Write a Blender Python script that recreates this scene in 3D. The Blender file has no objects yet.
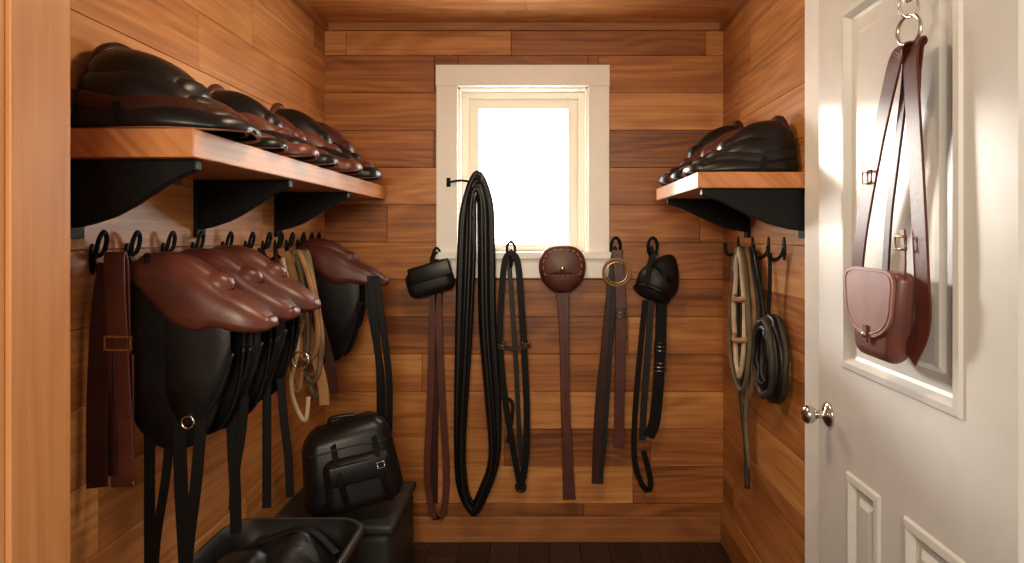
import bpy, bmesh, math, random
from mathutils import Vector, Matrix
random.seed(7)
V=Vector
# ------------------------------------------------------------------ materials
def newmat(name):
    m=bpy.data.materials.new(name); m.use_nodes=True
    return m,m.node_tree,m.node_tree.nodes['Principled BSDF']
def simple(name,col,rough=.5,metal=0,bump=0,bscale=200,coat=0,vary=0.0,spec=.5):
    m,nt,b=newmat(name)
    b.inputs['Base Color'].default_value=(*col,1); b.inputs['Roughness'].default_value=rough
    b.inputs['Metallic'].default_value=metal; b.inputs['Coat Weight'].default_value=coat
    b.inputs['Specular IOR Level'].default_value=spec
    tc=nt.nodes.new('ShaderNodeTexCoord')
    if vary>0:
        n=nt.nodes.new('ShaderNodeTexNoise'); n.inputs['Scale'].default_value=14; n.inputs['Detail'].default_value=5
        nt.links.new(tc.outputs['Object'],n.inputs['Vector'])
        r=nt.nodes.new('ShaderNodeValToRGB')
        r.color_ramp.elements[0].position=.3; r.color_ramp.elements[1].position=.7
        r.color_ramp.elements[0].color=tuple(c*(1-vary) for c in col)+(1,)
        r.color_ramp.elements[1].color=tuple(min(1,c*(1+vary)) for c in col)+(1,)
        nt.links.new(n.outputs['Fac'],r.inputs['Fac']); nt.links.new(r.outputs['Color'],b.inputs['Base Color'])
    if bump>0:
        n=nt.nodes.new('ShaderNodeTexNoise'); n.inputs['Scale'].default_value=bscale; n.inputs['Detail'].default_value=3
        nt.links.new(tc.outputs['Object'],n.inputs['Vector'])
        bp=nt.nodes.new('ShaderNodeBump'); bp.inputs['Strength'].default_value=bump; bp.inputs['Distance'].default_value=.0015
        nt.links.new(n.outputs['Fac'],bp.inputs['Height']); nt.links.new(bp.outputs['Normal'],b.inputs['Normal'])
    return m
def woodmat(name,dark,mid,light,rough=.45,knots=True,contrast=1.0,tonew=.50):
    """boards: UV = metres along / across grain, attribute tone = per-board shade"""
    m,nt,b=newmat(name); N=nt.nodes.new; L=nt.links.new
    def math_(op,a,bv,c=None):
        q=N('ShaderNodeMath'); q.operation=op
        for i,x in enumerate((a,bv,c)):
            if x is None: continue
            if isinstance(x,(int,float)): q.inputs[i].default_value=x
            else: L(x,q.inputs[i])
        return q.outputs[0]
    uv=N('ShaderNodeUVMap'); uv.uv_map='grain'
    at=N('ShaderNodeAttribute'); at.attribute_name='tone'
    def noise(sx,sy,sc,det,dist,ro=.55):
        mp=N('ShaderNodeMapping'); mp.inputs['Scale'].default_value=(sx,sy,1); L(uv.outputs['UV'],mp.inputs['Vector'])
        n=N('ShaderNodeTexNoise'); n.inputs['Scale'].default_value=sc; n.inputs['Detail'].default_value=det; n.inputs['Distortion'].default_value=dist; n.inputs['Roughness'].default_value=ro
        L(mp.outputs['Vector'],n.inputs['Vector']); return n.outputs['Fac']
    n1=noise(1.1,40,1.6,6,.4,.62)     # fine streaks
    n2=noise(.7,5,1.3,2,.9)         # broad figure
    fld=noise(.6,3.4,1.1,1,.3)
    ring=math_('SINE',math_('MULTIPLY',fld,70.0),None)
    ring=math_('MULTIPLY_ADD',ring,.5,.5)
    f=math_('MULTIPLY_ADD',math_('SUBTRACT',n1,.5),1.0*contrast,.5)
    f=math_('MULTIPLY_ADD',math_('SUBTRACT',n2,.5),.60*contrast,f)
    f=math_('MULTIPLY_ADD',math_('SUBTRACT',ring,.5),.15*contrast,f)
    f=math_('MULTIPLY_ADD',math_('SUBTRACT',at.outputs['Fac'],.5),tonew,f)
    r=N('ShaderNodeValToRGB'); e=r.color_ramp.elements
    e[0].position=.08; e[0].color=(*dark,1); e[1].position=.92; e[1].color=(*light,1)
    k=e.new(.5); k.color=(*mid,1)
    L(f,r.inputs['Fac'])
    out=r.outputs['Color']
    if knots:
        vo=N('ShaderNodeTexVoronoi'); vo.inputs['Scale'].default_value=1.0
        mp3=N('ShaderNodeMapping'); mp3.inputs['Scale'].default_value=(1.1,3.2,1); L(uv.outputs['UV'],mp3.inputs['Vector']); L(mp3.outputs['Vector'],vo.inputs['Vector'])
        kr=N('ShaderNodeValToRGB'); kr.color_ramp.elements[0].position=.015; kr.color_ramp.elements[0].color=(.5,.4,.34,1)
        kr.color_ramp.elements[1].position=.07; kr.color_ramp.elements[1].color=(1,1,1,1)
        L(vo.outputs['Distance'],kr.inputs['Fac'])
        mm=N('ShaderNodeMix'); mm.data_type='RGBA'; mm.blend_type='MULTIPLY'; mm.inputs['Factor'].default_value=.6
        L(out,mm.inputs['A']); L(kr.outputs['Color'],mm.inputs['B']); out=mm.outputs['Result']
    L(out,b.inputs['Base Color'])
    b.inputs['Roughness'].default_value=rough
    b.inputs['Specular IOR Level'].default_value=.4
    bp=N('ShaderNodeBump'); bp.inputs['Strength'].default_value=.10; bp.inputs['Distance'].default_value=.0005
    L(n1,bp.inputs['Height']); L(bp.outputs['Normal'],b.inputs['Normal'])
    return m
M={}
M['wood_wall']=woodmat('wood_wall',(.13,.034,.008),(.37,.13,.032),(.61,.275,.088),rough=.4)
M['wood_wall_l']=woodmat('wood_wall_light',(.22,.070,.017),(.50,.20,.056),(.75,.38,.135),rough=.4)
M['wood_trim']=woodmat('wood_trim',(.20,.065,.018),(.34,.125,.038),(.48,.205,.073),knots=False)
M['wood_jamb']=woodmat('wood_jamb',(.34,.125,.042),(.52,.225,.082),(.66,.34,.145),contrast=.6)
M['wood_shelf']=woodmat('wood_shelf',(.26,.085,.025),(.45,.17,.055),(.62,.29,.115),knots=False,contrast=.8)
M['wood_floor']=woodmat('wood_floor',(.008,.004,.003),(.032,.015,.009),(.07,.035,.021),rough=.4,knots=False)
M['gap']=simple('board_gap',(.05,.017,.006),.9)
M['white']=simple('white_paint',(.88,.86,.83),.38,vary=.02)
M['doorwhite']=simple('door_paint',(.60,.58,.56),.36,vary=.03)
M['cream']=simple('cream_paint',(.90,.85,.74),.45)
M['black']=simple('black_leather',(.009,.008,.008),.44,bump=.45,bscale=260,vary=.3,spec=.3)
M['black2']=simple('black_leather_smooth',(.006,.0055,.006),.36,bump=.20,bscale=160,spec=.35)
M['strapblk']=simple('black_strap_leather',(.006,.005,.005),.5,bump=.2,bscale=200,spec=.14)
M['brown']=simple('brown_leather',(.076,.017,.012),.40,bump=.22,bscale=160,vary=.3,spec=.45)
M['seatbrown']=simple('seat_leather',(.105,.027,.018),.38,bump=.25,bscale=160,vary=.3,spec=.5)
M['mauve']=simple('bag_leather',(.20,.078,.064),.44,bump=.12,bscale=120,vary=.2)
M['bagbody']=simple('bag_body_leather',(.115,.036,.029),.40,bump=.12,bscale=120,vary=.2)
M['dkbrown']=simple('dark_brown_leather',(.034,.010,.007),.40,bump=.12,bscale=150,vary=.3,spec=.3)
M['redbrown']=simple('red_brown_leather',(.095,.024,.015),.40,bump=.10,bscale=120,vary=.25,spec=.4)
M['tanwelt']=simple('tan_edge',(.24,.10,.055),.5)
M['rope_tan']=simple('rope_tan',(.34,.17,.07),.8,bump=.8,bscale=300,vary=.3)
M['rope_cream']=simple('rope_cream',(.55,.42,.28),.8,bump=.8,bscale=300,vary=.2)
M['rope_olive']=simple('rope_olive',(.13,.09,.045),.75,bump=.8,bscale=300,vary=.3)
M['rope_dark']=simple('rope_dark',(.03,.022,.015),.6,bump=.8,bscale=300,vary=.4)
M['iron']=simple('black_iron',(.006,.006,.006),.55,metal=0,spec=.15)
M['steel']=simple('steel',(.62,.60,.57),.22,metal=1)
M['brass']=simple('brass',(.60,.42,.20),.3,metal=1)
M['grey']=simple('grey_plastic',(.022,.022,.021),.5,bump=.2,bscale=90,spec=.3)
M['ltgrey']=simple('light_grey_plastic',(.035,.035,.033),.45,spec=.35)
M['nylon']=simple('black_nylon',(.009,.009,.010),.55,bump=.6,bscale=500)
# ------------------------------------------------------------------ builder
def crom(pts,n=8,closed=False):
    pts=[tuple(p) for p in pts]; k=len(pts); out=[]
    segs=k if closed else k-1
    for i in range(segs):
        if closed: p0,p1,p2,p3=[pts[(i+j-1)%k] for j in range(4)]
        else: p0=pts[max(i-1,0)];p1=pts[i];p2=pts[i+1];p3=pts[min(i+2,k-1)]
        for s in range(n):
            t=s/n
            out.append(tuple(.5*((2*b)+(-a+c)*t+(2*a-5*b+4*c-d)*t*t+(-a+3*b-3*c+d)*t**3) for a,b,c,d in zip(p0,p1,p2,p3)))
    if not closed: out.append(pts[-1])
    return out
class B:
    def __init__(s): s.v=[];s.f=[];s.m=[];s.sm=[];s.mats=[];s.uv={};s.tone={}
    def mi(s,k):
        if k not in s.mats: s.mats.append(k)
        return s.mats.index(k)
    def add(s,vs,fs,mat,smooth=True,uv=None,tone=.5):
        o=len(s.v); s.v+= [tuple(v) for v in vs]; k=s.mi(mat)
        for i,f in enumerate(fs):
            if uv: s.uv[len(s.f)]=uv[i]
            s.tone[len(s.f)]=tone
            s.f.append(tuple(a+o for a in f)); s.m.append(k); s.sm.append(smooth)
    def box(s,a,b,mat,grain=None,tone=.5):
        (x0,y0,z0),(x1,y1,z1)=a,b
        vs=[(x0,y0,z0),(x1,y0,z0),(x1,y1,z0),(x0,y1,z0),(x0,y0,z1),(x1,y0,z1),(x1,y1,z1),(x0,y1,z1)]
        fs=[(0,3,2,1),(4,5,6,7),(0,1,5,4),(1,2,6,5),(2,3,7,6),(3,0,4,7)]
        g=grain if grain is not None else max(range(3),key=lambda i:abs(b[i]-a[i]))
        ox,oy=random.uniform(0,50),random.uniform(0,50)
        uv=[]
        for f in fs:
            P=[vs[i] for i in f]
            others=[i for i in range(3) if i!=g]
            uv.append([(p[g]+ox, sum(p[i] for i in others)+oy) for p in P])
        s.add(vs,fs,mat,False,uv,tone)
    def tube(s,pts,r,mat,seg=8,closed=False,n=8,smooth=True):
        P=crom(pts,n,closed) if n>0 else [tuple(p) for p in pts]
        P=[V(p) for p in P]; k=len(P); vs=[];fs=[]
        up=None
        for i,p in enumerate(P):
            if closed: t=(P[(i+1)%k]-P[i-1])
            else: t=P[min(i+1,k-1)]-P[max(i-1,0)]
            if t.length<1e-9: t=V((0,0,1))
            t.normalize()
            if up is None:
                up=V((0,0,1)) if abs(t.z)<.9 else V((0,1,0))
            a=(up-t*up.dot(t)); 
            if a.length<1e-6: a=t.orthogonal()
            a.normalize(); up=a; b=t.cross(a)
            rr=r(i/(k-1)) if callable(r) else r
            for j in range(seg):
                an=2*math.pi*j/seg
                vs.append(p+a*math.cos(an)*rr+b*math.sin(an)*rr)
        R=k if closed else k-1
        for i in range(R):
            i2=(i+1)%k
            for j in range(seg):
                j2=(j+1)%seg
                fs.append((i*seg+j,i*seg+j2,i2*seg+j2,i2*seg+j))
        if not closed:
            fs.append(tuple(range(seg))[::-1]); fs.append(tuple((k-1)*seg+j for j in range(seg)))
        s.add(vs,fs,mat,smooth)
    def ribbon(s,pts,w,wd,th,mat,closed=False,n=8):
        """strap: width vector direction wd, thickness th"""
        if mat=='black2': mat='strapblk'
        P=[V(p) for p in crom(pts,n,closed)]; k=len(P); wd=V(wd).normalized(); vs=[];fs=[]
        prev=None
        for i,p in enumerate(P):
            t=(P[(i+1)%k]-P[i-1]) if closed else P[min(i+1,k-1)]-P[max(i-1,0)]
            if t.length<1e-9: t=V((0,0,-1))
            t.normalize()
            a=wd-t*wd.dot(t)*.85
            if a.length<1e-4: a=wd
            a.normalize(); b=t.cross(a)
            if b.length<1e-4: b=prev or V((0,1,0))
            b.normalize(); prev=b
            ww=(w(i/(k-1)) if callable(w) else w)/2
            for (x,y) in ((-1,-.5),(-.92,-1),(.92,-1),(1,-.5),(1,.5),(.92,1),(-.92,1),(-1,.5)):
                vs.append(p+a*ww*x+b*th/2*y)
        R=k if closed else k-1
        for i in range(R):
            i2=(i+1)%k
            for j in range(8):
                fs.append((i*8+j,i*8+(j+1)%8,i2*8+(j+1)%8,i2*8+j))
        if not closed:
            fs.append(tuple(range(8))[::-1]); fs.append(tuple((k-1)*8+j for j in range(8)))
        s.add(vs,fs,mat,False)
    def torus(s,c,R,r,axis,mat,seg=28,sy=1):
        ax=V(axis).normalized(); a=ax.orthogonal().normalized()
        if abs(ax.z)<.5:
            a=V((0,0,1)); a=(a-ax*a.dot(ax)).normalized()
        b=ax.cross(a); c=V(c)
        s.tube([c+a*math.cos(2*math.pi*i/seg)*R*sy+b*math.sin(2*math.pi*i/seg)*R for i in range(seg)],r,mat,8,True,0)
    def grid(s,G,mat,th=0,closedU=False,smooth=True):
        nt=len(G);nu=len(G[0]); P=[[V(p) for p in row] for row in G]
        vs=[p for row in P for p in row]; fs=[]
        idx=lambda i,j:i*nu+j
        NU=nu if closedU else nu-1
        if th:
            off=len(vs); inner=[]
            for i in range(nt):
                for j in range(nu):
                    du=P[i][min(j+1,nu-1)]-P[i][max(j-1,0)]; dt=P[min(i+1,nt-1)][j]-P[max(i-1,0)][j]
                    nn=dt.cross(du)
                    nn=nn.normalized() if nn.length>1e-9 else V((0,0,1))
                    inner.append(P[i][j]+nn*th)
            vs+=inner
        for i in range(nt-1):
            for j in range(NU):
                j2=(j+1)%nu
                fs.append((idx(i,j),idx(i,j2),idx(i+1,j2),idx(i+1,j)))
                if th: fs.append((off+idx(i,j),off+idx(i+1,j),off+idx(i+1,j2),off+idx(i,j2)))
        if th:
            for j in range(NU):
                fs.append((idx(0,j),off+idx(0,j),off+idx(0,j+1),idx(0,j+1)))
                fs.append((idx(nt-1,j),idx(nt-1,j+1),off+idx(nt-1,j+1),off+idx(nt-1,j)))
            if not closedU:
                for i in range(nt-1):
                    fs.append((idx(i,0),idx(i+1,0),off+idx(i+1,0),off+idx(i,0)))
                    fs.append((idx(i,nu-1),off+idx(i,nu-1),off+idx(i+1,nu-1),idx(i+1,nu-1)))
        s.add(vs,fs,mat,smooth)
    def rbox(s,c,size,rad,mat,rot=None,seg=4,fn=None,sub=0):
        bm=bmesh.new(); bmesh.ops.create_cube(bm,size=1)
        for v in bm.verts: v.co=V((v.co.x*size[0],v.co.y*size[1],v.co.z*size[2]))
        if sub: bmesh.ops.subdivide_edges(bm,edges=bm.edges[:],cuts=sub,use_grid_fill=True)
        E=[e for e in bm.edges if len(e.link_faces)==2 and e.calc_face_angle(0)>.5]
        bmesh.ops.bevel(bm,geom=E,offset=rad,segments=seg,profile=.5,affect='EDGES')
        Rm=rot or Matrix.Identity(3); c=V(c)
        bm.verts.ensure_lookup_table()
        vs=[]
        for v in bm.verts:
            p=v.co.copy()
            if fn: p=V(fn(p))
            vs.append(Rm@p+c)
        fs=[tuple(v.index for v in f.verts) for f in bm.faces]
        bm.free(); s.add(vs,fs,mat,True)
    def ell(s,c,rx,ry,rz,mat,rot=None,seg=20,rings=12,fn=None):
        vs=[];fs=[];Rm=rot or Matrix.Identity(3);c=V(c)
        for i in range(rings+1):
            a=math.pi*i/rings
            for j in range(seg):
                b=2*math.pi*j/seg
                p=V((rx*math.sin(a)*math.cos(b),ry*math.sin(a)*math.sin(b),rz*math.cos(a)))
                if fn:p=V(fn(p))
                vs.append(Rm@p+c)
        for i in range(rings):
            for j in range(seg):
                fs.append((i*seg+j,(i+1)*seg+j,(i+1)*seg+(j+1)%seg,i*seg+(j+1)%seg))
        s.add(vs,fs,mat)
    def prism(s,outline,d,mat,smooth=False):
        """outline: 3D polygon points, extruded by vector d"""
        n=len(outline); d=V(d); vs=[V(p) for p in outline]+[V(p)+d for p in outline]
        fs=[tuple(range(n))[::-1],tuple(range(n,2*n))]+[(i,(i+1)%n,n+(i+1)%n,n+i) for i in range(n)]
        s.add(vs,fs,mat,smooth)
    def build(s,name,bevel=0,recalc=True):
        me=bpy.data.meshes.new(name); me.from_pydata(s.v,[],s.f)
        for k in s.mats: me.materials.append(M[k])
        me.polygons.foreach_set('material_index',s.m); me.polygons.foreach_set('use_smooth',s.sm)
        U=[];T=[]
        for i,f in enumerate(s.f):
            u=s.uv.get(i); t=s.tone.get(i,.5)
            for q in range(len(f)):
                U+= list(u[q]) if u else [0.,0.]
                T+=[t,t,t,1.]
        me.uv_layers.new(name='grain'); me.uv_layers['grain'].data.foreach_set('uv',U)
        me.color_attributes.new('tone','FLOAT_COLOR','CORNER'); me.color_attributes['tone'].data.foreach_set('color',T)
        me.update()
        if recalc:
            bm=bmesh.new(); bm.from_mesh(me); bmesh.ops.remove_doubles(bm,verts=bm.verts,dist=1e-6)
            bmesh.ops.recalc_face_normals(bm,faces=bm.faces); bm.to_mesh(me); bm.free()
        o=bpy.data.objects.new(name,me); bpy.context.scene.collection.objects.link(o)
        if bevel:
            md=o.modifiers.new('bev','BEVEL'); md.width=bevel; md.segments=2; md.limit_method='ANGLE'; md.angle_limit=.9
        return o
# ------------------------------------------------------------------ room
XL,XR,YB,YF,H=-.978,.791,3.111,1.07,2.30
WX0,WX1,WZ0,WZ1=-.387,.191,1.285,2.018
def boards(name,frm,mat,U0,U1,V0,V1,bh,hole=None,gap=.0016,lens=(.6,1.4),tones=(0,1),th=.012,back=.10,flip=False):
    """frm(u,v,d)->xyz ; u along boards, v across, d depth behind the surface"""
    b=B(); v=V0; 
    while v<V1-1e-6:
        v2=min(v+bh,V1); u=U0-random.uniform(0,lens[1]*.8)
        while u<U1:
            u2=u+random.uniform(*lens); a=max(u,U0); c=min(u2,U1); u=u2
            if c-a<.004: continue
            if U1-c<.1: c=U1; u=U1
            rects=[(a,c,v,v2)]
            if hole:
                h=hole; out=[]
                for (p,q,r,s_) in rects:
                    if q<=h[0] or p>=h[1] or s_<=h[2] or r>=h[3]: out.append((p,q,r,s_)); continue
                    if p<h[0]: out.append((p,h[0],r,s_))
                    if q>h[1]: out.append((h[1],q,r,s_))
                    pp,qq=max(p,h[0]),min(q,h[1])
                    if r<h[2]: out.append((pp,qq,r,h[2]))
                    if s_>h[3]: out.append((pp,qq,h[3],s_))
                rects=out
            tone=random.uniform(*tones); ox,oy=random.uniform(0,30),random.uniform(0,30)
            for (p,q,r,s_) in rects:
                g=gap; k=.0012
                c0=[(p+g/2,r+g/2),(q-g/2,r+g/2),(q-g/2,s_-g/2),(p+g/2,s_-g/2)]
                c1=[(x+(k if x<(p+q)/2 else -k),y+(k if y<(r+s_)/2 else -k)) for x,y in c0]
                vs=[frm(x,y,0) for x,y in c1]+[frm(x,y,k) for x,y in c0]+[frm(x,y,th) for x,y in c0]
                st=c1+c0+c0
                fs=[(0,1,2,3)]+[(i,4+i,4+(i+1)%4,(i+1)%4) for i in range(4)]+[(4+i,8+i,8+(i+1)%4,4+(i+1)%4) for i in range(4)]
                if flip: fs=[f[::-1] for f in fs]
                uv=[[(st[i][0]+ox,st[i][1]+oy) for i in f] for f in fs]
                b.add(vs,fs,mat,False,uv,tone)
        v=v2
    regs=[(U0,U1,V0,V1)]
    if hole:
        h=hole; regs=[(U0,h[0],V0,V1),(h[1],U1,V0,V1),(h[0],h[1],V0,h[2]),(h[0],h[1],h[3],V1)]
    for (p,q,r,s_) in regs:
        A=frm(p,r,th); C=frm(q,s_,back)
        b.box([min(x,y) for x,y in zip(A,C)],[max(x,y) for x,y in zip(A,C)],'gap')
    return b.build(name,recalc=False)
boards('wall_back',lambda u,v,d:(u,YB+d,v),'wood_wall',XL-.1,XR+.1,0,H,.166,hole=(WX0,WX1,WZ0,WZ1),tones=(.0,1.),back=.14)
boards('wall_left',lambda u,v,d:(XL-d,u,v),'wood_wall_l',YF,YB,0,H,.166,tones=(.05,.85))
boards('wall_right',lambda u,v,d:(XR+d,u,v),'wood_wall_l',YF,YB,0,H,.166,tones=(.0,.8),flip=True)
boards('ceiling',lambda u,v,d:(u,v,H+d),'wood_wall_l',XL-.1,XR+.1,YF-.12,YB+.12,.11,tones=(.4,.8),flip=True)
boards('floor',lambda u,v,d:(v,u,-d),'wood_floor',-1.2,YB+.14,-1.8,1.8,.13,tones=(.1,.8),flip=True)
b=B()
y0,y1=.954,1.07
b.box((-1.9,y0,0),(-.746,y1,H),'wood_jamb',2,.6); b.box((.80,y0,0),(1.9,y1,H),'white'); b.box((-.746,y0,2.24),(.80,y1,H),'wood_jamb',0,.5)
b.build('wall_front')
b=B(); b.box((-.746,y0-.002,0),(-.726,y1+.002,2.24),'wood_jamb',2,.45); b.build('trim_door_jamb',.002)
b=B(); b.box((-.84,y0-.02,0),(-.733,y0-.0025,2.28),'wood_jamb',2,.95); b.build('trim_door_casing',.003)
def trim(name,a,c,mat='wood_trim',tone=.5,bev=.003):
    b=B(); b.box(a,c,mat,None,tone); return b.build(name,bev)
trim('baseboard_back',(XL,YB-.016,0),(XR,YB,.112),tone=.35)
trim('baseboard_left',(XL,YF,0),(XL+.016,YB-.017,.112))
trim('baseboard_right',(XR-.016,2.08,0),(XR,YB-.017,.112))
trim('trim_1',(XL,YB-.022,H-.035),(XR,YB,H),tone=.5)
trim('trim_2',(XL,YF,H-.035),(XL+.022,YB-.023,H),tone=.5)
trim('trim_3',(XR-.022,2.08,H-.035),(XR,YB-.023,H),tone=.5)
trim('trim_4',(XR-.022,1.93,0),(XR,2.075,H),'white')
# ---- window
b=B(); cw=.093; yf=YB-.022
b.box((WX0-cw,yf,WZ0),(WX0,YB,WZ1),'white'); b.box((WX1,yf,WZ0),(WX1+cw,YB,WZ1),'white')
b.box((WX0-cw-.002,yf-.003,WZ1),(WX1+cw+.002,YB,WZ1+cw),'white')
b.box((WX0-cw-.012,YB-.045,WZ0-.03),(WX1+cw+.012,YB+.10,WZ0),'white')
b.box((WX0-cw,yf,WZ0-.115),(WX1+cw,YB,WZ0-.03),'white')
for x0,x1 in ((WX0,WX0+.012),(WX1-.012,WX1)): b.box((x0,YB,WZ0),(x1,YB+.14,WZ1),'cream')
b.box((WX0,YB,WZ1-.012),(WX1,YB+.14,WZ1),'cream')
ys=YB+.055
def frame(o,w,y0,y1,mat,bw=None):
    x0,x1,z0,z1=o; bw=bw or w
    b.box((x0,y0,z0),(x0+w,y1,z1),mat); b.box((x1-w,y0,z0),(x1,y1,z1),mat)
    b.box((x0+w,y0,z1-w),(x1-w,y1,z1),mat); b.box((x0+w,y0,z0),(x1-w,y1,z0+bw),mat)
frame((WX0+.012,WX1-.012,WZ0,WZ1-.012),.03,ys,ys+.04,'cream',.012)
frame((WX0+.042,WX1-.042,WZ0+.012,WZ1-.042),.044,ys+.012,ys+.042,'cream',.02)
m,nt,bs=newmat('glass'); 
tr=nt.nodes.new('ShaderNodeBsdfTransparent'); gl=nt.nodes.new('ShaderNodeBsdfGlossy'); gl.inputs['Roughness'].default_value=.02
mx=nt.nodes.new('ShaderNodeMixShader'); mx.inputs[0].default_value=.04
nt.links.new(tr.outputs[0],mx.inputs[1]); nt.links.new(gl.outputs[0],mx.inputs[2]); nt.links.new(mx.outputs[0],nt.nodes['Material Output'].inputs['Surface'])
M['glass']=m
b.box((WX0+.085,ys+.025,WZ0+.03),(WX1-.085,ys+.029,WZ1-.085),'glass')
b.build('window_1',.002)
# ---- door
DX,DXb,DY0,DY1=.72,.758,1.065,1.84
b=B()
pan=[(1.205,1.69,1.04,1.90),(1.50,1.665,.22,.80),(1.195,1.40,.22,.80)]
ysn=sorted(set([DY0,DY1]+[p[0] for p in pan]+[p[1] for p in pan])); zsn=sorted(set([.01,2.04]+[p[2] for p in pan]+[p[3] for p in pan]))
for i in range(len(ysn)-1):
    for j in range(len(zsn)-1):
        yc=(ysn[i]+ysn[i+1])/2; zc=(zsn[j]+zsn[j+1])/2
        if any(p[0]<yc<p[1] and p[2]<zc<p[3] for p in pan): continue
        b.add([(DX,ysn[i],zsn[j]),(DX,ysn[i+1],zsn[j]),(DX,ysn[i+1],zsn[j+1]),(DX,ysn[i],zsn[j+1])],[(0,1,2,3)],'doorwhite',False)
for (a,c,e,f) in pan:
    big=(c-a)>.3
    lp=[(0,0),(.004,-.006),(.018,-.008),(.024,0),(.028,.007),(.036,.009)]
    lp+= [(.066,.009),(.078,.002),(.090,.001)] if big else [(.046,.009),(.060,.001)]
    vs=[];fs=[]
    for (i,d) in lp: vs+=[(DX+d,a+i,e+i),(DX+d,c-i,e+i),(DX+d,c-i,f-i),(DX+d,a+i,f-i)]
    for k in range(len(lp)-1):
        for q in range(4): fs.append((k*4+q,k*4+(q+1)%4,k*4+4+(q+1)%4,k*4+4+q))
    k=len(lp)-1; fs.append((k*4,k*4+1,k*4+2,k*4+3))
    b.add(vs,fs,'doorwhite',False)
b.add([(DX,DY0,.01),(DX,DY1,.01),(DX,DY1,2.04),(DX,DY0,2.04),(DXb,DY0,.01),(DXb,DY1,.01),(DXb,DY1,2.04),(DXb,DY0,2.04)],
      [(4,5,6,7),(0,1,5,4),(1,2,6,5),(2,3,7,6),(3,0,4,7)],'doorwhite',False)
kz,ky=.905,1.775
def lathe_x(prof,c,mat,seg=24):
    G=[]
    for (x,r) in prof: G.append([(c[0]+x,c[1]+r*math.cos(2*math.pi*j/seg),c[2]+r*math.sin(2*math.pi*j/seg)) for j in range(seg)])
    b.grid(G,mat,0,True)
lathe_x([(0,.0),(0,.031),(-.005,.031),(-.009,.024),(-.011,.012),(-.032,.010),(-.036,.016),(-.045,.022),(-.056,.023),(-.065,.017),(-.068,.0)],(DX,ky,kz),'steel')
b.box((DX+.003,DY1-.001,.86),(DX+.03,DY1+.002,.96),'steel')
for z in (.25,1.85): b.tube([(DX-.004,DY0-.004,z-.04),(DX-.004,DY0-.004,z+.04)],.007,'steel',10,n=0)
b.build('door_1')
# ------------------------------------------------------------------ shelves
def shelf(name,x0,x1,y0,y1,zt,th):
    b=B(); b.box((x0,y0,zt-th),(x1,y1,zt),'wood_shelf',1,.55); return b.build(name,.003)
LS=(XL,-.70,1.395,3.08,1.573,.058); shelf('shelf',*LS)
RS=(.455,XR,2.085,2.86,1.548,.048); shelf('shelf',*RS)
def bracket(xw,xt,y,zt,h,t=.028):
    b=B(); s=1 if xt>xw else -1; L=abs(xt-xw)
    prof=[(0,0),(1,0),(1,-.14),(.93,-.2),(.8,-.3),(.66,-.47),(.5,-.66),(.34,-.82),(.18,-.92),(0,-1)]
    b.prism([(xw+s*L*p,y-t/2,zt+h*q) for p,q in prof],(0,t,0),'iron')
    b.box((min(xw,xw+s*.012),y-t*.9,zt-h-.02),(max(xw,xw+s*.012),y+t*.9,zt),'iron')
    return b.build('shelf_bracket',.002)
for y in (1.445,1.97,2.55): bracket(XL,-.715,y,LS[4]-LS[5]-.0005,.142)
for y in (2.13,2.72): bracket(XR,.475,y,RS[4]-RS[5]-.0005,.13)
# ------------------------------------------------------------------ hooks
def hook(name,c,n,size=1,loop=True):
    """wall hook at wall point c, outward normal n"""
    b=B(); c=V(c); n=V(n).normalized(); s_=V((0,0,1)).cross(n)
    up=V((0,0,1)); k=size
    b.prism([c+s_*(.011*k*math.cos(a))+up*(.035*k*math.sin(a)) for a in [i*math.pi/8 for i in range(16)]],n*.005,'iron')
    if loop:
        b.tube([c+n*.005+up*.005*k,c+n*.018*k+up*.014*k+s_*.013*k,c+n*.026*k+up*.045*k+s_*.014*k,c+n*.028*k+up*.062*k,c+n*.026*k+up*.045*k-s_*.014*k,c+n*.018*k+up*.014*k-s_*.013*k],.0054*k,'iron',closed=True)
    b.tube([c+n*.004,c+n*.012*k-up*.022*k,c+n*.03*k-up*.034*k,c+n*.046*k-up*.024*k,c+n*.05*k+up*.002*k],.0055*k,'iron')
    b.ell(c+n*.05*k+up*.004*k,.007*k,.007*k,.007*k,'iron',seg=10,rings=6)
    return b.build(name)
for y in (1.51,1.635,1.79,1.94,2.12,2.28,2.42,2.53,2.64,2.76,2.86,2.95): hook('tack_hook',(XL,y,1.308),(1,0,0),.95)
for y in (2.86,2.66,2.47,2.31): hook('tack_hook',(XR,y,1.315),(-1,0,0),1.1,False)
# ------------------------------------------------------------------ saddle parts
def arch(b,prof,mat,org,sx=1,th=.006,a=.6,p=.7,nu=26,n=5,welt=None,wr=.004,nose=0,heel=0):
    """draped leather body: prof = (x out from wall, z_bottom, z_top, half width); nose/heel = rounded ends"""
    Q=crom(prof,n); o=V(org); G=[]
    def capped(q,d,sg):
        x,zb,zt,w=q; R=[]
        for k in range(1,7):
            t=math.pi/2*k/6; c=math.cos(t)
            R.append((x+sg*d*math.sin(t),zb+(zt-zb)*.30*(1-c),zb+(zt-zb)*(.30+.70*max(c,.02)**.8),w*max(c,.03)))
        return R
    if nose: Q=Q+capped(Q[-1],nose,1)
    if heel: Q=capped(Q[0],heel,-1)[::-1]+Q
    for (x,zb,zt,w) in Q:
        row=[]
        for j in range(nu+1):
            t=math.pi*j/nu; c=math.cos(t); s_=max(math.sin(t),0)
            row.append(o+V((sx*x, w*math.copysign(abs(c)**a,c), zb+(zt-zb)*s_**p)))
        G.append(row)
    b.grid(G,mat,-th if sx>0 else th)
    if welt:
        for j in (0,nu): b.tube([g[j] for g in G],wr,welt,6,False,0)
    return G
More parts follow.
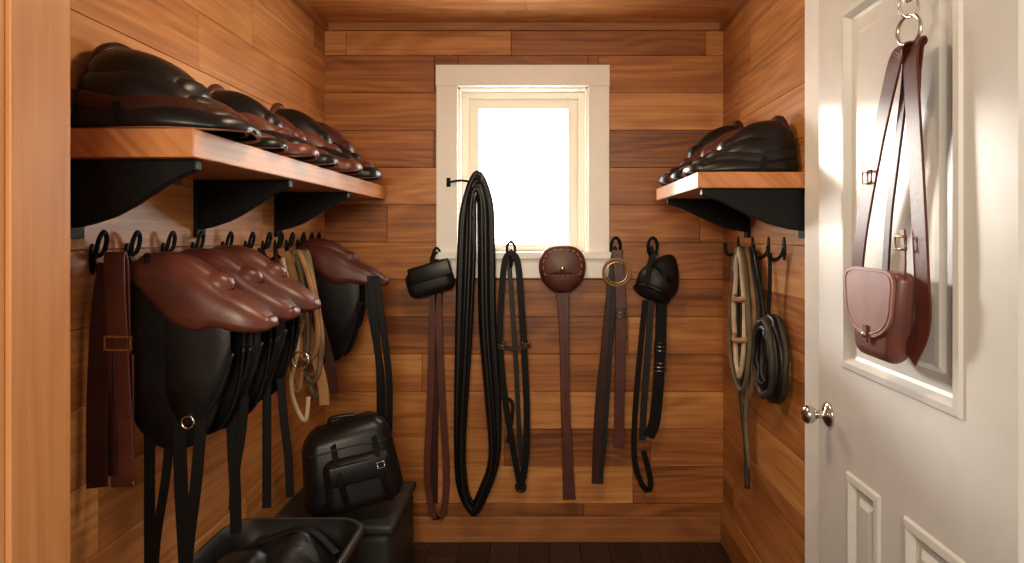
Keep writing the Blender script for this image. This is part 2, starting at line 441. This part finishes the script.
def shelf_saddle(y,ztop,x0,sx,L,h,w,cflap,cleaf,cskirt,cseat,rim):
    """English saddle resting on a shelf: cantle by the wall, pommel and long flaps towards the room."""
    b=B(); o=(x0,y,ztop)
    # sweat flap: lies on the shelf, long rounded tongue to the edge
    arch(b,[(.016,.006,h*.52,w*1.16),(L*.18,.005,h*.52,w*1.25),(L*.40,.005,h*.50,w*1.30),(L*.62,.006,h*.44,w*1.28),(L*.80,.006,h*.34,w*1.16),(L*.93,.006,h*.25,w*.98)],cflap,o,sx,welt=rim,th=.007,wr=.004,nose=L*.13,heel=.010)
    # leaf flap: lower edge climbs towards the wall
    arch(b,[(.020,h*.34,h*.66,w*1.12),(L*.18,h*.28,h*.68,w*1.22),(L*.40,h*.20,h*.66,w*1.26),(L*.60,h*.14,h*.58,w*1.20),(L*.76,h*.11,h*.46,w*1.04),(L*.86,h*.10,h*.36,w*.86)],cleaf,o,sx,welt=rim,th=.007,wr=.004,nose=L*.12,heel=.012)
    # skirt under the seat
    arch(b,[(.022,h*.56,h*.84,w*1.00),(L*.16,h*.48,h*.92,w*1.12),(L*.34,h*.38,h*.92,w*1.20),(L*.50,h*.30,h*.84,w*1.14),(L*.64,h*.25,h*.68,w*.98),(L*.72,h*.23,h*.54,w*.80)],cskirt,o,sx,welt=rim,th=.008,wr=.004,nose=L*.10,heel=.014)
    # seat : round, high at the back, falling steeply to the pommel
    arch(b,[(.026,h*.72,h*1.02,w*.80),(L*.14,h*.66,h*1.16,w*.98),(L*.28,h*.58,h*1.18,w*1.05),(L*.42,h*.52,h*1.10,w*.98),(L*.54,h*.47,h*.95,w*.82),(L*.62,h*.44,h*.80,w*.66)],cseat,o,sx,welt='dkbrown' if cseat=='black2' else 'black2',th=.009,wr=.0045,a=.7,p=.75,nose=L*.09,heel=.018)
    # cantle roll standing up behind the seat
    R_=[(x0+sx*(L*.10+.010*math.sin(math.pi*k/12)),y+w*.90*math.cos(math.pi*k/12),ztop+h*.84+h*.42*math.sin(math.pi*k/12)) for k in range(13)]
    b.tube(R_,lambda t:.005+.012*math.sin(math.pi*t),cflap if cflap!=cseat else 'dkbrown',10,False,2)
    b.ribbon([(x0+sx*L*.36,y-w*1.31,ztop+h*.36),(x0+sx*L*.38,y-w*1.36,ztop+h*.22),(x0+sx*L*.39,y-w*1.36,ztop+h*.06)],.018,(1,0,0),.004,'black2')
    return b.build('saddle')
zt=LS[4]
shelf_saddle(1.545,zt,XL+.004,1,.305,.152,.104,'black2','dkbrown','black2','black2','tanwelt')
shelf_saddle(1.80,zt,XL+.008,1,.280,.115,.056,'black2','seatbrown','brown','seatbrown','tanwelt')
shelf_saddle(1.99,zt,XL+.006,1,.300,.158,.060,'seatbrown','black2','seatbrown','black2','tanwelt')
shelf_saddle(2.21,zt,XL+.008,1,.290,.145,.056,'black2','seatbrown','brown','seatbrown','tanwelt')
shelf_saddle(2.45,zt,XL+.006,1,.305,.185,.064,'seatbrown','black2','seatbrown','black2','tanwelt')
shelf_saddle(2.73,zt,XL+.006,1,.310,.185,.072,'black2','seatbrown','black2','brown','tanwelt')
zt=RS[4]
shelf_saddle(2.25,zt,XR-.004,-1,.315,.142,.084,'black2','black','black2','black2','tanwelt')
shelf_saddle(2.50,zt,XR-.006,-1,.310,.155,.058,'black2','brown','black2','brown','tanwelt')
shelf_saddle(2.71,zt,XR-.006,-1,.318,.190,.062,'dkbrown','black2','brown','black2','tanwelt')
def hung_saddle(y,z,sc=1,w=.055,L=.31,flap=.43,seat='brown',fl='black'):
    b=B(); o=(XL+.006,y,z)
    F=flap
    b.tube([(XL+.002,y,z-.075),(XL+L*.6,y,z-.095)],.012,'iron',8,n=0)
    # big flaps
    arch(b,[(.0,-.30,-.03,w*.9),(.03,-F*.88,-.02,w),(.08,-F*.99,-.02,w),(.135,-F,-.03,w),(.18,-F*.93,-.06,w),(.212,-F*.74,-.09,w*.98),(.228,-F*.5,-.12,w*.9)],fl,o,1,.009,.35,.42,nu=40,welt='black2',wr=.006)
    # second layer (panel with knee roll)
    arch(b,[(.10,-F*.68,-.03,w*1.10),(.13,-F*.85,-.04,w*1.16),(.175,-F*.85,-.06,w*1.18),(.22,-F*.7,-.09,w*1.14),(.243,-F*.5,-.12,w*1.0)],fl,o,1,.009,.35,.42,nu=40,welt='black2',wr=.007)
    # skirt with rolled edge, flaring to a blunt point
    arch(b,[(.0,-.035,-.006,w*.9),(.035,-.06,-.006,w*1.12),(.08,-.105,-.008,w*1.24),(.12,-.14,-.018,w*1.28),(.165,-.155,-.040,w*1.28),(.205,-.150,-.070,w*1.22),(L*.80,-.160,-.098,w*1.08),(L*.90,-.164,-.120,w*.84),(L*.97,-.163,-.140,w*.55)],seat,o,1,.007,.5,.62,nu=34,welt='dkbrown',wr=.005,nose=L*.03)
    # seat roll on top
    arch(b,[(.01,-.025,.002,w*.4),(.03,-.03,.012,w*.70),(.08,-.035,.014,w*.80),(.13,-.055,.000,w*.76),(.18,-.08,-.034,w*.6)],seat,o,1,.006,.6,.7,welt='dkbrown',wr=.003,nose=.04)
    return b
def strap(b,x,y,z0,z1,w=.024,m='black2',lean=(0,0)):
    b.ribbon([(x,y,z0),(x+lean[0]*.3,y+lean[1]*.3,(z0*2+z1)/3),(x+lean[0]*.8,y+lean[1]*.7,(z0+2*z1)/3),(x+lean[0],y+lean[1],z1)],w,(1,.15,0),.004,m)
b=hung_saddle(1.680,1.300,flap=.43,L=.320,seat='seatbrown')
strap(b,-.915,1.62,1.0,.42); strap(b,-.845,1.615,.95,.40,.030,lean=(.02,0)); strap(b,-.79,1.612,.97,.47,.026,lean=(-.04,0)); strap(b,-.865,1.622,.95,.5,.02,lean=(-.045,.0))
b.torus((-.82,1.607,.93),.014,.003,(0,1,0),'steel')
b.build('saddle')
b=hung_saddle(1.850,1.305,flap=.44,seat='brown',L=.315)
strap(b,-.80,1.785,.95,.60,.028,lean=(.012,0)); strap(b,-.765,1.785,.95,.66,.022,lean=(-.03,0)); b.build('saddle')
b=hung_saddle(2.02,1.310,flap=.43,seat='seatbrown',L=.315)
strap(b,-.775,1.95,.95,.60,.024,lean=(.0,0)); strap(b,-.735,1.95,.96,.63,.022,lean=(.025,0)); b.build('saddle')
b=hung_saddle(2.80,1.325,L=.34,flap=.46,w=.05)
for k,(x,yy) in enumerate(((-.665,2.74),(-.64,2.745),(-.68,2.75))):
    b.ribbon([(x-.02,yy,1.2),(x,yy-.01,1.05),(x+.02+.01*k,yy-.01,.8),(x+.015+.01*k,yy,.55),(x+.0,yy,.42+.03*k)],.026,(1,.1,0),.006,'black2')
b.build('saddle')
# strap bundle on the nearest hook
b=B()
b.ribbon([(-.925,1.525,1.10),(-.922,1.515,1.28),(-.92,1.50,1.322),(-.915,1.487,1.28),(-.905,1.485,1.1),(-.895,1.485,.9),(-.90,1.487,.84),(-.905,1.50,.825),(-.912,1.515,.86),(-.915,1.52,1.1)],.042,(1,.1,0),.005,'redbrown')
b.ribbon([(-.935,1.50,1.30),(-.94,1.485,1.2),(-.943,1.475,1.0),(-.94,1.47,.83)],.040,(.8,.25,0),.006,'dkbrown')
b.ribbon([(-.925,1.50,1.30),(-.93,1.49,1.2),(-.925,1.485,1.0),(-.92,1.483,.85)],.034,(.9,-.2,0),.006,'dkbrown')
for z_ in (1.117,1.145): b.box((-.93,1.478,z_-.002),(-.876,1.482,z_+.002),'brass')
for x_ in (-.930,-.876): b.box((x_-.002,1.478,1.115),(x_+.002,1.482,1.147),'brass')
b.build('leather_strap')
# rope / rein bundle
b=B()
def loop3(c,hw,h,dirv,r,mat,skew=0,dy=0):
    d=V(dirv).normalized(); c=V(c); P=[]
    for i in range(16):
        a=2*math.pi*i/16
        P.append(c+d*(hw*math.sin(a)*(1-.35*math.cos(a))+skew*(1-math.cos(a))*.5)+V((0,0,-h*.5*(1-math.cos(a)))))
    b.tube(P,r,mat,8,True,4)
d=(.85,-.5,0)
for (mt,hw,h,r,ox,oy,sk) in [('rope_tan',.05,.42,.009,.045,0,.02),('rope_tan',.06,.36,.009,.05,-.02,.03),('rope_cream',.045,.48,.008,.06,-.04,.01),('rope_olive',.065,.33,.010,.04,.02,.02),('rope_tan',.035,.5,.008,.055,-.05,.03),('rope_olive',.05,.4,.009,.07,-.06,.03),('rope_cream',.07,.3,.007,.055,-.05,.01),('rope_tan',.075,.44,.009,.08,-.03,.05),('rope_olive',.055,.46,.009,.09,-.05,.06),('rope_tan',.065,.38,.009,.085,-.07,.05),('rope_olive',.04,.52,.009,.10,-.02,.05)]:
    loop3((XL+ox+.012,2.56+oy,1.30),hw,h,d,r,mt,sk)
b.tube([(XL+.06,2.45,1.28),(XL+.12,2.43,1.0),(XL+.10,2.42,.85),(XL+.12,2.42,.76),(XL+.15,2.42,.72),(XL+.16,2.42,.80)],.008,'rope_cream')
b.ribbon([(XL+.05,2.50,1.30),(XL+.12,2.48,1.1),(XL+.19,2.47,.85),(XL+.20,2.47,.76)],.035,(1,0,0),.005,'rope_tan')
b.ribbon([(XL+.06,2.50,1.30),(XL+.15,2.49,1.12),(XL+.22,2.48,.9),(XL+.23,2.48,.80)],.03,(1,0,0),.005,'dkbrown')
b.torus((XL+.14,2.40,.93),.03,.004,(.2,1,0),'steel')
b.build('lead_rope')
# ------------------------------------------------------------------ floor things
b=B()
b.rbox((-.745,2.63,.165),(.43,.44,.33),.03,'grey'); b.rbox((-.745,2.63,.343),(.442,.452,.034),.012,'ltgrey')
b.box((-.80,2.40,.25),(-.70,2.412,.30),'steel')
b.build('storage_trunk')
b=B()
R=Matrix.Rotation(math.radians(20),3,'Z')@Matrix.Rotation(math.radians(-8),3,'Y')@Matrix.Rotation(math.radians(-5),3,'X')
def taper(p):
    k=1-.16*(p.z/.33+.5)**1.5; sl=.022*math.sin(p.x*8+1)*(p.z/.33+.5)
    return (p.x*k*(1+.07*math.cos(p.z*9)),p.y*k*(1+.12*math.cos(p.z*7)),(p.z+.012*math.cos(p.x*9)+sl)*.94)
bc=V((-.705,2.535,.527))
b.rbox(bc,(.335,.20,.31),.060,'black2',R,8,taper)
b.rbox(bc+R@V((.02,-.100,-.04)),(.235,.07,.18),.034,'black',R,6,lambda p:(p.x*(1+.1*(-p.z)),p.y,p.z+.008*math.cos(p.x*12)))
b.rbox(bc+R@V((.02,-.136,.005)),(.20,.014,.07),.0065,'black2',R,3,lambda p:(p.x,p.y,p.z-.012*math.cos(p.x*14)))
b.tube([bc+R@V(p) for p in [(-.145,-.045,.08),(-.12,-.098,.08),(0,-.108,.088),(.12,-.098,.08),(.145,-.045,.08)]],.003,'nylon')
b.tube([bc+R@V(p) for p in [(-.05,0,.155),(-.04,-.01,.180),(.035,-.02,.176),(.05,-.01,.150)]],.008,'black2')
for sx in (-.05,.09): b.ribbon([bc+R@V((sx,-.06,.150)),bc+R@V((sx,-.118,.065)),bc+R@V((sx+.005,-.148,-.02)),bc+R@V((sx+.02,-.140,-.12))],.020,(1,0,0),.005,'black2')
b.tube([bc+R@V(p) for p in [(.083,-.152,.0),(.107,-.152,.0),(.107,-.150,.02),(.083,-.150,.02)]],.002,'steel',6,True,0)
b.build('backpack')
b=B()
def rr(cx,cy,hx,hy,r,z,n=6):
    P=[]
    for (sx,sy,a0) in ((1,1,0),(-1,1,90),(-1,-1,180),(1,-1,270)):
        for i in range(n+1):
            a=math.radians(a0+90*i/n); P.append((cx+sx*(hx-r)+r*math.cos(a),cy+sy*(hy-r)+r*math.sin(a),z))
    return P
cx,cy=-.755,1.97
G=[rr(cx,cy,.165,.15,.06,.005),rr(cx,cy,.18,.165,.07,.05),rr(cx,cy,.198,.19,.08,.45),rr(cx,cy,.210,.20,.085,.455),rr(cx,cy,.212,.202,.085,.48),rr(cx,cy,.206,.195,.082,.487),rr(cx,cy,.196,.186,.078,.485),rr(cx,cy,.188,.178,.075,.40),rr(cx,cy,.17,.16,.07,.03)]
b.grid(G[:3],'nylon',0,True); b.grid(G[2:7],'ltgrey',0,True); b.grid(G[6:],'black',0,True)
b.add(G[0],[tuple(range(len(G[0])))],'nylon'); b.add(G[-1],[tuple(range(len(G[0])))],'black')
b.ell((cx+.02,cy+.03,.41),.13,.12,.09,'black',seg=24,rings=14,fn=lambda p:(p.x,p.y,p.z+.01*math.sin(p.x*50)+.008*math.sin(p.y*60)))
b.ell((cx-.07,cy-.03,.42),.09,.10,.07,'black2',seg=24,rings=14,fn=lambda p:(p.x,p.y,p.z+.01*math.sin(p.x*50)))
b.ribbon([(cx-.15,cy+.05,.44),(cx-.05,cy-.02,.50),(cx+.06,cy+.06,.508),(cx+.16,cy+.03,.45)],.03,(0,1,0),.005,'black2')
b.tube([(cx-.17,cy-.19,.44),(cx-.1,cy-.215,.36),(cx+.1,cy-.215,.36),(cx+.17,cy-.19,.44)],.006,'steel')
b.build('tack_bucket')
# ------------------------------------------------------------------ back-wall gear (placed by image pixel coordinates, 228 pixels per metre)
S=228.
bx=lambda u:(u-545)/S
bz=lambda v:1.36+(235-v)/S
def W(pts,y): return [(bx(p[0]),(p[2] if len(p)>2 else y),bz(p[1])) for p in pts]
def bhook(u,v,k=1.3,y=YB): hook('tack_hook',(bx(u),y,bz(v)),(0,-1,0),k,True)
bhook(511,258,1.15,YB-.022); bhook(562,262,1.1,YB-.022); bhook(616,256); bhook(653,256); bhook(436,262,1.0)
def buckle(b,x,y,z,w,h,mat='brass',r=.0028):
    b.tube([(x-w/2,y,z-h/2),(x+w/2,y,z-h/2),(x+w/2,y,z+h/2),(x-w/2,y,z+h/2)],r,mat,6,True,0)
    b.tube([(x-w/2,y-.003,z),(x+w/2,y-.003,z)],r*.8,mat,6,False,0)
# 1 black roll bag + brown strap
b=B(); R=Matrix.Rotation(math.radians(-16),3,'Y')
b.rbox((bx(432),YB-.085,bz(280)),(.205,.085,.125),.035,'black',R,5,lambda p:(p.x,p.y*(1+.1*math.cos(p.x*14)),p.z*(1-.08*abs(p.x)/.1)))
b.rbox((bx(433),YB-.122,bz(271)),(.185,.02,.075),.009,'black2',R,3)
b.ribbon([(bx(436),YB-.03,bz(262)),(bx(436),YB-.05,bz(252)),(bx(434),YB-.085,bz(258)),(bx(434),YB-.10,bz(268))],.02,(1,0,0),.004,'black2')
b.build('leather_pouch')
b=B()
b.ribbon(W([(434,268),(432,330),(430,400),(427,470),(431,508),(437,519),(444,508),(446,470),(442,400),(439,330),(437,268)],YB-.033),.030,(1,0,0),.006,'redbrown')
b.ribbon(W([(440,268),(436,330),(434,400),(433,505)],YB-.018),.034,(1,0,0),.006,'dkbrown')
b.build('leather_strap')
# 2 long black reins, hung from an arm on the window casing
b=B()
for k,(o,rr_) in enumerate([(0,.0135),(4.5,.0135),(-4.5,.0135),(-9,.0125),(-13,.011),(2,.012),(-7,.012)]):
    yy=YB-.080-.013*(k%4)
    pts=[(478+o*.1,174+max(0,-o)*1.3+max(0,4.5-o)*.3),(468-o*.55,205),(465-o*.75,250),(462-o*.6,350),(460-o*.35,440),(463-o*.3,485),(474,510-abs(o)*.8),(484+o*.3,494-abs(o)*.3),(496+o*.35,455),(496+o*.6,400),(491+o*.7,320),(490+o*.7,240),(488+o*.6,200)]
    b.tube(W(pts,yy),rr_,'black2',8,True,6)
b.tube([(bx(448),YB-.022,bz(182)),(bx(462),YB-.07,bz(181)),(bx(480),YB-.12,bz(184)),(bx(483),YB-.13,bz(178))],.005,'iron')
b.rbox((bx(448),YB-.0255,bz(182)),(.018,.005,.04),.002,'iron',seg=1)
b.build('leather_reins')
# 3 black bridle
b=B(); y=YB-.075
b.ribbon(W([(512,252),(505,262),(501,310),(501,350),(506,400),(514,450),(521,487)],y),.026,(1,0,0),.005,'black2')
b.ribbon(W([(510,252),(518,262),(522,310),(525,360),(527,410),(526,455),(521,487)],y-.006),.028,(1,0,0),.005,'black2')
b.ribbon(W([(509,255),(512,300),(516,360),(520,440),(525,476)],y+.008),.020,(1,0,0),.004,'black')
b.ribbon(W([(498,344),(514,347),(531,343)],y-.012),.022,(0,0,1),.005,'dkbrown')
buckle(b,bx(503),y-.016,bz(344),.03,.03); buckle(b,bx(526),y-.018,bz(342),.026,.03)
b.ribbon(W([(500,395),(513,402),(508,440)],y-.008),.016,(1,0,0),.004,'black2')
b.torus((bx(521),y-.004,bz(484)),.022,.0035,(0,1,0),'black2')
b.build('bridle')
# 4 brown pouch with tapering strap
b=B(); y=YB-.080
ol=[(-.09,.065),(-.055,.095),(0,.102),(.055,.095),(.09,.065),(.102,.01),(.085,-.05),(.045,-.09),(0,-.102),(-.045,-.09),(-.085,-.05),(-.102,.01)]
oc=crom(ol,5,True); cxp,czp=bx(562),bz(269)
G=[[(cxp+p[0]*k,y+dy,czp+p[1]*k) for p in oc] for (k,dy) in [(0.01,.032),(.7,.032),(.92,.028),(1,.014),(1.0,-.008),(.93,-.022),(.75,-.030),(.4,-.035),(.01,-.036)]]
b.grid(G,'brown',0,True)
fl=[(p[0]*.97,max(p[1],-.035)*.97+.006) for p in oc]
G=[[(cxp+p[0]*k,y+dy,czp+p[1]*k) for p in fl] for (k,dy) in [(.99,-.010),(.99,-.026),(.93,-.032),(.7,-.040),(.01,-.043)]]
b.grid(G,'redbrown',0,True)
for i in range(40):
    p=oc[(i*len(oc))//40]; b.ell((cxp+p[0]*.80,y-.036,czp+max(p[1],-.035)*.80+.006),.0028,.0022,.0028,'rope_cream',seg=6,rings=4)
b.ell((cxp,y-.043,czp+.006),.011,.006,.011,'brass',seg=12,rings=8)
b.ribbon(W([(562,288),(563,305),(564,340),(565,400),(567,450),(569,497)],y+.01),lambda t:.066-.095*t+.085*t*t,(1,0,0),.007,'brown')
b.ribbon(W([(561,288),(562,330),(563,400),(566,440)],y-.002),.014,(1,0,0),.004,'redbrown')
b.build('leather_pouch')
# 5 ring and straps
b=B(); y=YB-.06
b.torus((bx(616),y-.01,bz(272)),.058,.006,(0,1,0),'rope_tan'); b.torus((bx(616),y-.018,bz(272)),.046,.003,(0,1,0),'brass')
b.ribbon(W([(617,250),(612,290),(606,350),(600,410),(597,482)],y),.050,(1,0,0),.006,'dkbrown')
b.ribbon(W([(616,250),(620,300),(619,380),(618,446)],y-.010),.044,(1,0,0),.006,'brown')
b.ribbon(W([(615,250),(612,300),(609,360),(604,440),(600,478)],y-.006),.018,(1,0,0),.005,'black')
for i in range(9): b.ell((bx(619),y-.0135,bz(330+i*12)),.003,.0015,.003,'gap',seg=8,rings=4)
buckle(b,bx(620),y-.016,bz(312),.045,.035,'steel')
b.torus((bx(618),y-.01,bz(440)),.012,.003,(0,1,0),'steel')
b.build('stirrup_leather')
# 6 black blinker cup and straps
b=B(); y=YB-.090
R=Matrix.Rotation(math.radians(28),3,'Y')
b.ell((bx(657),y,bz(280)),.092,.068,.125,'black',R,28,18,lambda p:(p.x*(1-.35*max(0,p.z)/.12),p.y*(1-.3*max(0,p.z)/.12),p.z if p.z>-.07 else -.07+(p.z+.07)*.3))
c0=V((bx(657),y,bz(280)))
b.torus(c0+R@V((0,0,-.062)),.082,.009,R@V((0,.35,1)),'black2',sy=.85)
b.ribbon([tuple(c0+R@V(p)) for p in [(-.06,-.035,.045),(0,-.064,.03),(.06,-.045,.01)]],.02,(0,0,1),.006,'black2')
b.ribbon(W([(653,252),(646,262),(644,282)],y-.06),.02,(1,0,0),.004,'black2')
y=YB-.05
b.ribbon(W([(645,300),(640,350),(635,410),(634,455),(640,480),(648,490),(650,478),(643,450)],y),.024,(1,0,0),.005,'black2')
b.ribbon(W([(661,300),(660,340),(658,380),(654,420),(648,436)],y-.008),.048,(1,0,0),.008,'black2')
b.ribbon(W([(651,300),(648,350),(644,400),(642,440)],y+.004),.028,(1,0,0),.005,'black')
for v in (346,366): buckle(b,bx(659.5),y-.016,bz(v),.05,.036,'steel',.0035)
b.build('driving_blinker')
# ------------------------------------------------------------------ right wall ropes
b=B()
def loopy(yc,hw,z0,z1,x,r,mat,k=.25):
    P=[]
    for i in range(18):
        a=2*math.pi*i/18; P.append((x+random.uniform(-.004,.004),yc+hw*math.sin(a)*(1-k*math.cos(a)),(z0+z1)/2+(z0-z1)/2*math.cos(a)))
    b.tube(P,r,mat,8,True,4)
for i,(mt,hw,z1) in enumerate([('rope_dark',.10,.80),('rope_tan',.11,.76),('rope_olive',.085,.86),('rope_cream',.06,.83),('rope_dark',.12,.83),('rope_olive',.05,.72),('rope_dark',.075,.78),('rope_olive',.13,.78)]):
    loopy(2.62,hw,1.31,z1,XR-.028-.012*(i%4),.0095,mt)
b.tube([(XR-.05,2.60,1.28),(XR-.045,2.64,1.0),(XR-.045,2.66,.75),(XR-.04,2.62,.6),(XR-.04,2.60,.42)],.010,'rope_dark')
b.tube([(XR-.05,2.56,.95),(XR-.045,2.58,.8),(XR-.045,2.6,.66),(XR-.04,2.57,.5)],.009,'rope_olive')
for z_ in (.97,1.12): b.tube([(XR-.06,2.53,z_+.01),(XR-.085,2.60,z_),(XR-.06,2.69,z_+.01)],.011,'rope_tan')
b.build('lead_rope')
b=B()
for i in range(8):
    loopy(2.335+.004*(i%3),.108-.014*(i//2)-.004*(i%2),1.085-.012*(i//2),.81+.016*(i//2),XR-.025-.0125*(i%4),.0115,('rope_dark','black2','rope_dark')[i%3],.05)
b.tube([(XR-.045,2.32,1.30),(XR-.04,2.34,1.18),(XR-.04,2.36,1.07)],.007,'black2'); b.tube([(XR-.05,2.47,1.30),(XR-.045,2.43,1.2),(XR-.04,2.39,1.07)],.007,'black2')
b.build('lunge_line')
# ------------------------------------------------------------------ handbag on door
b=B(); X=.688
b.rbox((DX-.0035,1.316,1.86),(.006,.03,.06),.002,'steel',seg=2)
b.tube([(DX-.006,1.316,1.85),(X-.01,1.316,1.84),(X-.018,1.316,1.85),(X-.02,1.316,1.862)],.0035,'steel')
b.torus((X-.004,1.316,1.822),.017,.003,(1,.4,0),'steel',sy=1.3); b.torus((X-.004,1.316,1.79),.016,.0028,(.4,1,0),'steel',sy=1.3)
b.torus((X-.004,1.316,1.745),.028,.0035,(1,.3,0),'steel')
def D(pts,x=X): return [(p[2] if len(p)>2 else x,p[0],p[1]) for p in pts]
b.ribbon(D([(1.335,1.60,X+.012),(1.325,1.68,X+.01),(1.318,1.712,X),(1.335,1.705,X-.014),(1.375,1.64,X-.014),(1.435,1.52,X-.012),(1.505,1.36,X-.008),(1.545,1.24,X),(1.52,1.18,X)]),.050,(0,1,0),.005,'brown')
b.ribbon(D([(1.345,1.6,X+.012),(1.315,1.70,X+.008),(1.305,1.718,X),(1.297,1.69,X-.01),(1.290,1.6,X-.010),(1.278,1.45,X-.008),(1.268,1.30,X-.006),(1.275,1.20,X),(1.32,1.13,X)]),.050,(0,1,0),.005,'brown')
b.ribbon(D([(1.325,1.715),(1.335,1.64),(1.37,1.5),(1.395,1.4),(1.41,1.28)],X-.002),.024,(0,1,0),.005,'dkbrown')
b.ribbon(D([(1.315,1.37),(1.312,1.30),(1.32,1.24)],X-.016),.016,(0,1,0),.004,'redbrown')
for (y_,z_) in ((1.455,1.48),(1.317,1.345)):
    b.tube([(X-.019,y_-.02,z_-.012),(X-.019,y_+.02,z_-.012),(X-.019,y_+.02,z_+.012),(X-.019,y_-.02,z_+.012)],.0025,'brass',6,True,0)
b.rbox((X-.010,1.410,1.205),(.05,.21,.18),.024,'bagbody',None,5,lambda p:(p.x,p.y*(1-.30*max(0,-p.z)/.08),p.z-.012*math.cos(p.y*14)))
fo=[(-.10,.08),(0,.088),(.10,.08),(.104,.02),(.09,-.02),(.05,-.045),(0,-.055),(-.05,-.045),(-.09,-.02),(-.104,.02)]
b.prism(crom([(X-.0355,1.410+p[0]*.98,1.208+p[1]*.98) for p in fo],4,True),(-.005,0,0),'mauve')
b.tube(crom([(X-.041,1.410+p[0]*.9,1.211+p[1]*.88) for p in fo],4,True),.0012,'tanwelt',5,True,0)
b.ribbon(D([(1.410,1.18),(1.410,1.145)],X-.043),.016,(0,1,0),.004,'brown'); b.ell((X-.046,1.410,1.16),.004,.006,.006,'brass',seg=10,rings=6)
b.build('shoulder_bag')
# ------------------------------------------------------------------ ceiling lamp (added fixture, out of view, to brighten the room)
m,nt,bs=newmat('fill_lamp_glass'); bs.inputs['Base Color'].default_value=(.9,.85,.75,1); bs.inputs['Emission Color'].default_value=(1,.82,.6,1); bs.inputs['Emission Strength'].default_value=2
M['fill_lamp']=m
b=B(); b.ell((-.1,1.75,H-.02),.13,.13,.05,'fill_lamp'); b.build('ceiling_fill_lamp')
def area(name,loc,rot,sx,sy,e,col):
    l=bpy.data.lights.new(name,'AREA'); l.shape='RECTANGLE'; l.size=sx; l.size_y=sy; l.energy=e; l.color=col
    o=bpy.data.objects.new(name,l); o.location=loc; o.rotation_euler=rot; bpy.context.scene.collection.objects.link(o); return o
area('ceiling_fill_light',(-.1,1.75,H-.08),(0,0,0),.3,.3,11,(1,.80,.54))  # fill light below the added ceiling dome
area('front_fill',(-.1,-.9,1.72),(math.radians(93),0,0),.8,.5,52,(1,.84,.62))  # added fill behind the camera, aimed into the room; no fixture there
sun=bpy.data.lights.new('sun','SUN'); sun.energy=3.6; sun.angle=math.radians(5); sun.color=(1,.94,.84)
so=bpy.data.objects.new('sun',sun); d=V((.82,-1.72,-.36)); so.rotation_euler=d.to_track_quat('-Z','Y').to_euler(); bpy.context.scene.collection.objects.link(so)
# sky: bright hazy sun side behind the window wall, dim on the doorway side
w=bpy.data.worlds.new('world'); bpy.context.scene.world=w; w.use_nodes=True
nt=w.node_tree; bg=nt.nodes['Background']; bg.inputs[0].default_value=(1,.95,.88,1)
tc=nt.nodes.new('ShaderNodeTexCoord'); sp=nt.nodes.new('ShaderNodeSeparateXYZ'); mr=nt.nodes.new('ShaderNodeMapRange')
mr.inputs['From Min'].default_value=-.1; mr.inputs['From Max'].default_value=.5; mr.inputs['To Min'].default_value=.28; mr.inputs['To Max'].default_value=18
nt.links.new(tc.outputs['Generated'],sp.inputs[0]); nt.links.new(sp.outputs['Y'],mr.inputs['Value']); nt.links.new(mr.outputs[0],bg.inputs[1])
# ------------------------------------------------------------------ camera
c=bpy.data.cameras.new('cam'); co=bpy.data.objects.new('camera',c); bpy.context.scene.collection.objects.link(co)
co.location=(0,0,1.36); co.rotation_euler=(math.radians(90),0,0); c.sensor_width=36; c.lens=700/1024*36
c.shift_x=-33/1024; c.shift_y=-46.5/1024; c.clip_start=.02
bpy.context.scene.camera=co
bpy.context.scene.view_settings.view_transform='Standard'
bpy.context.scene.view_settings.look='None'
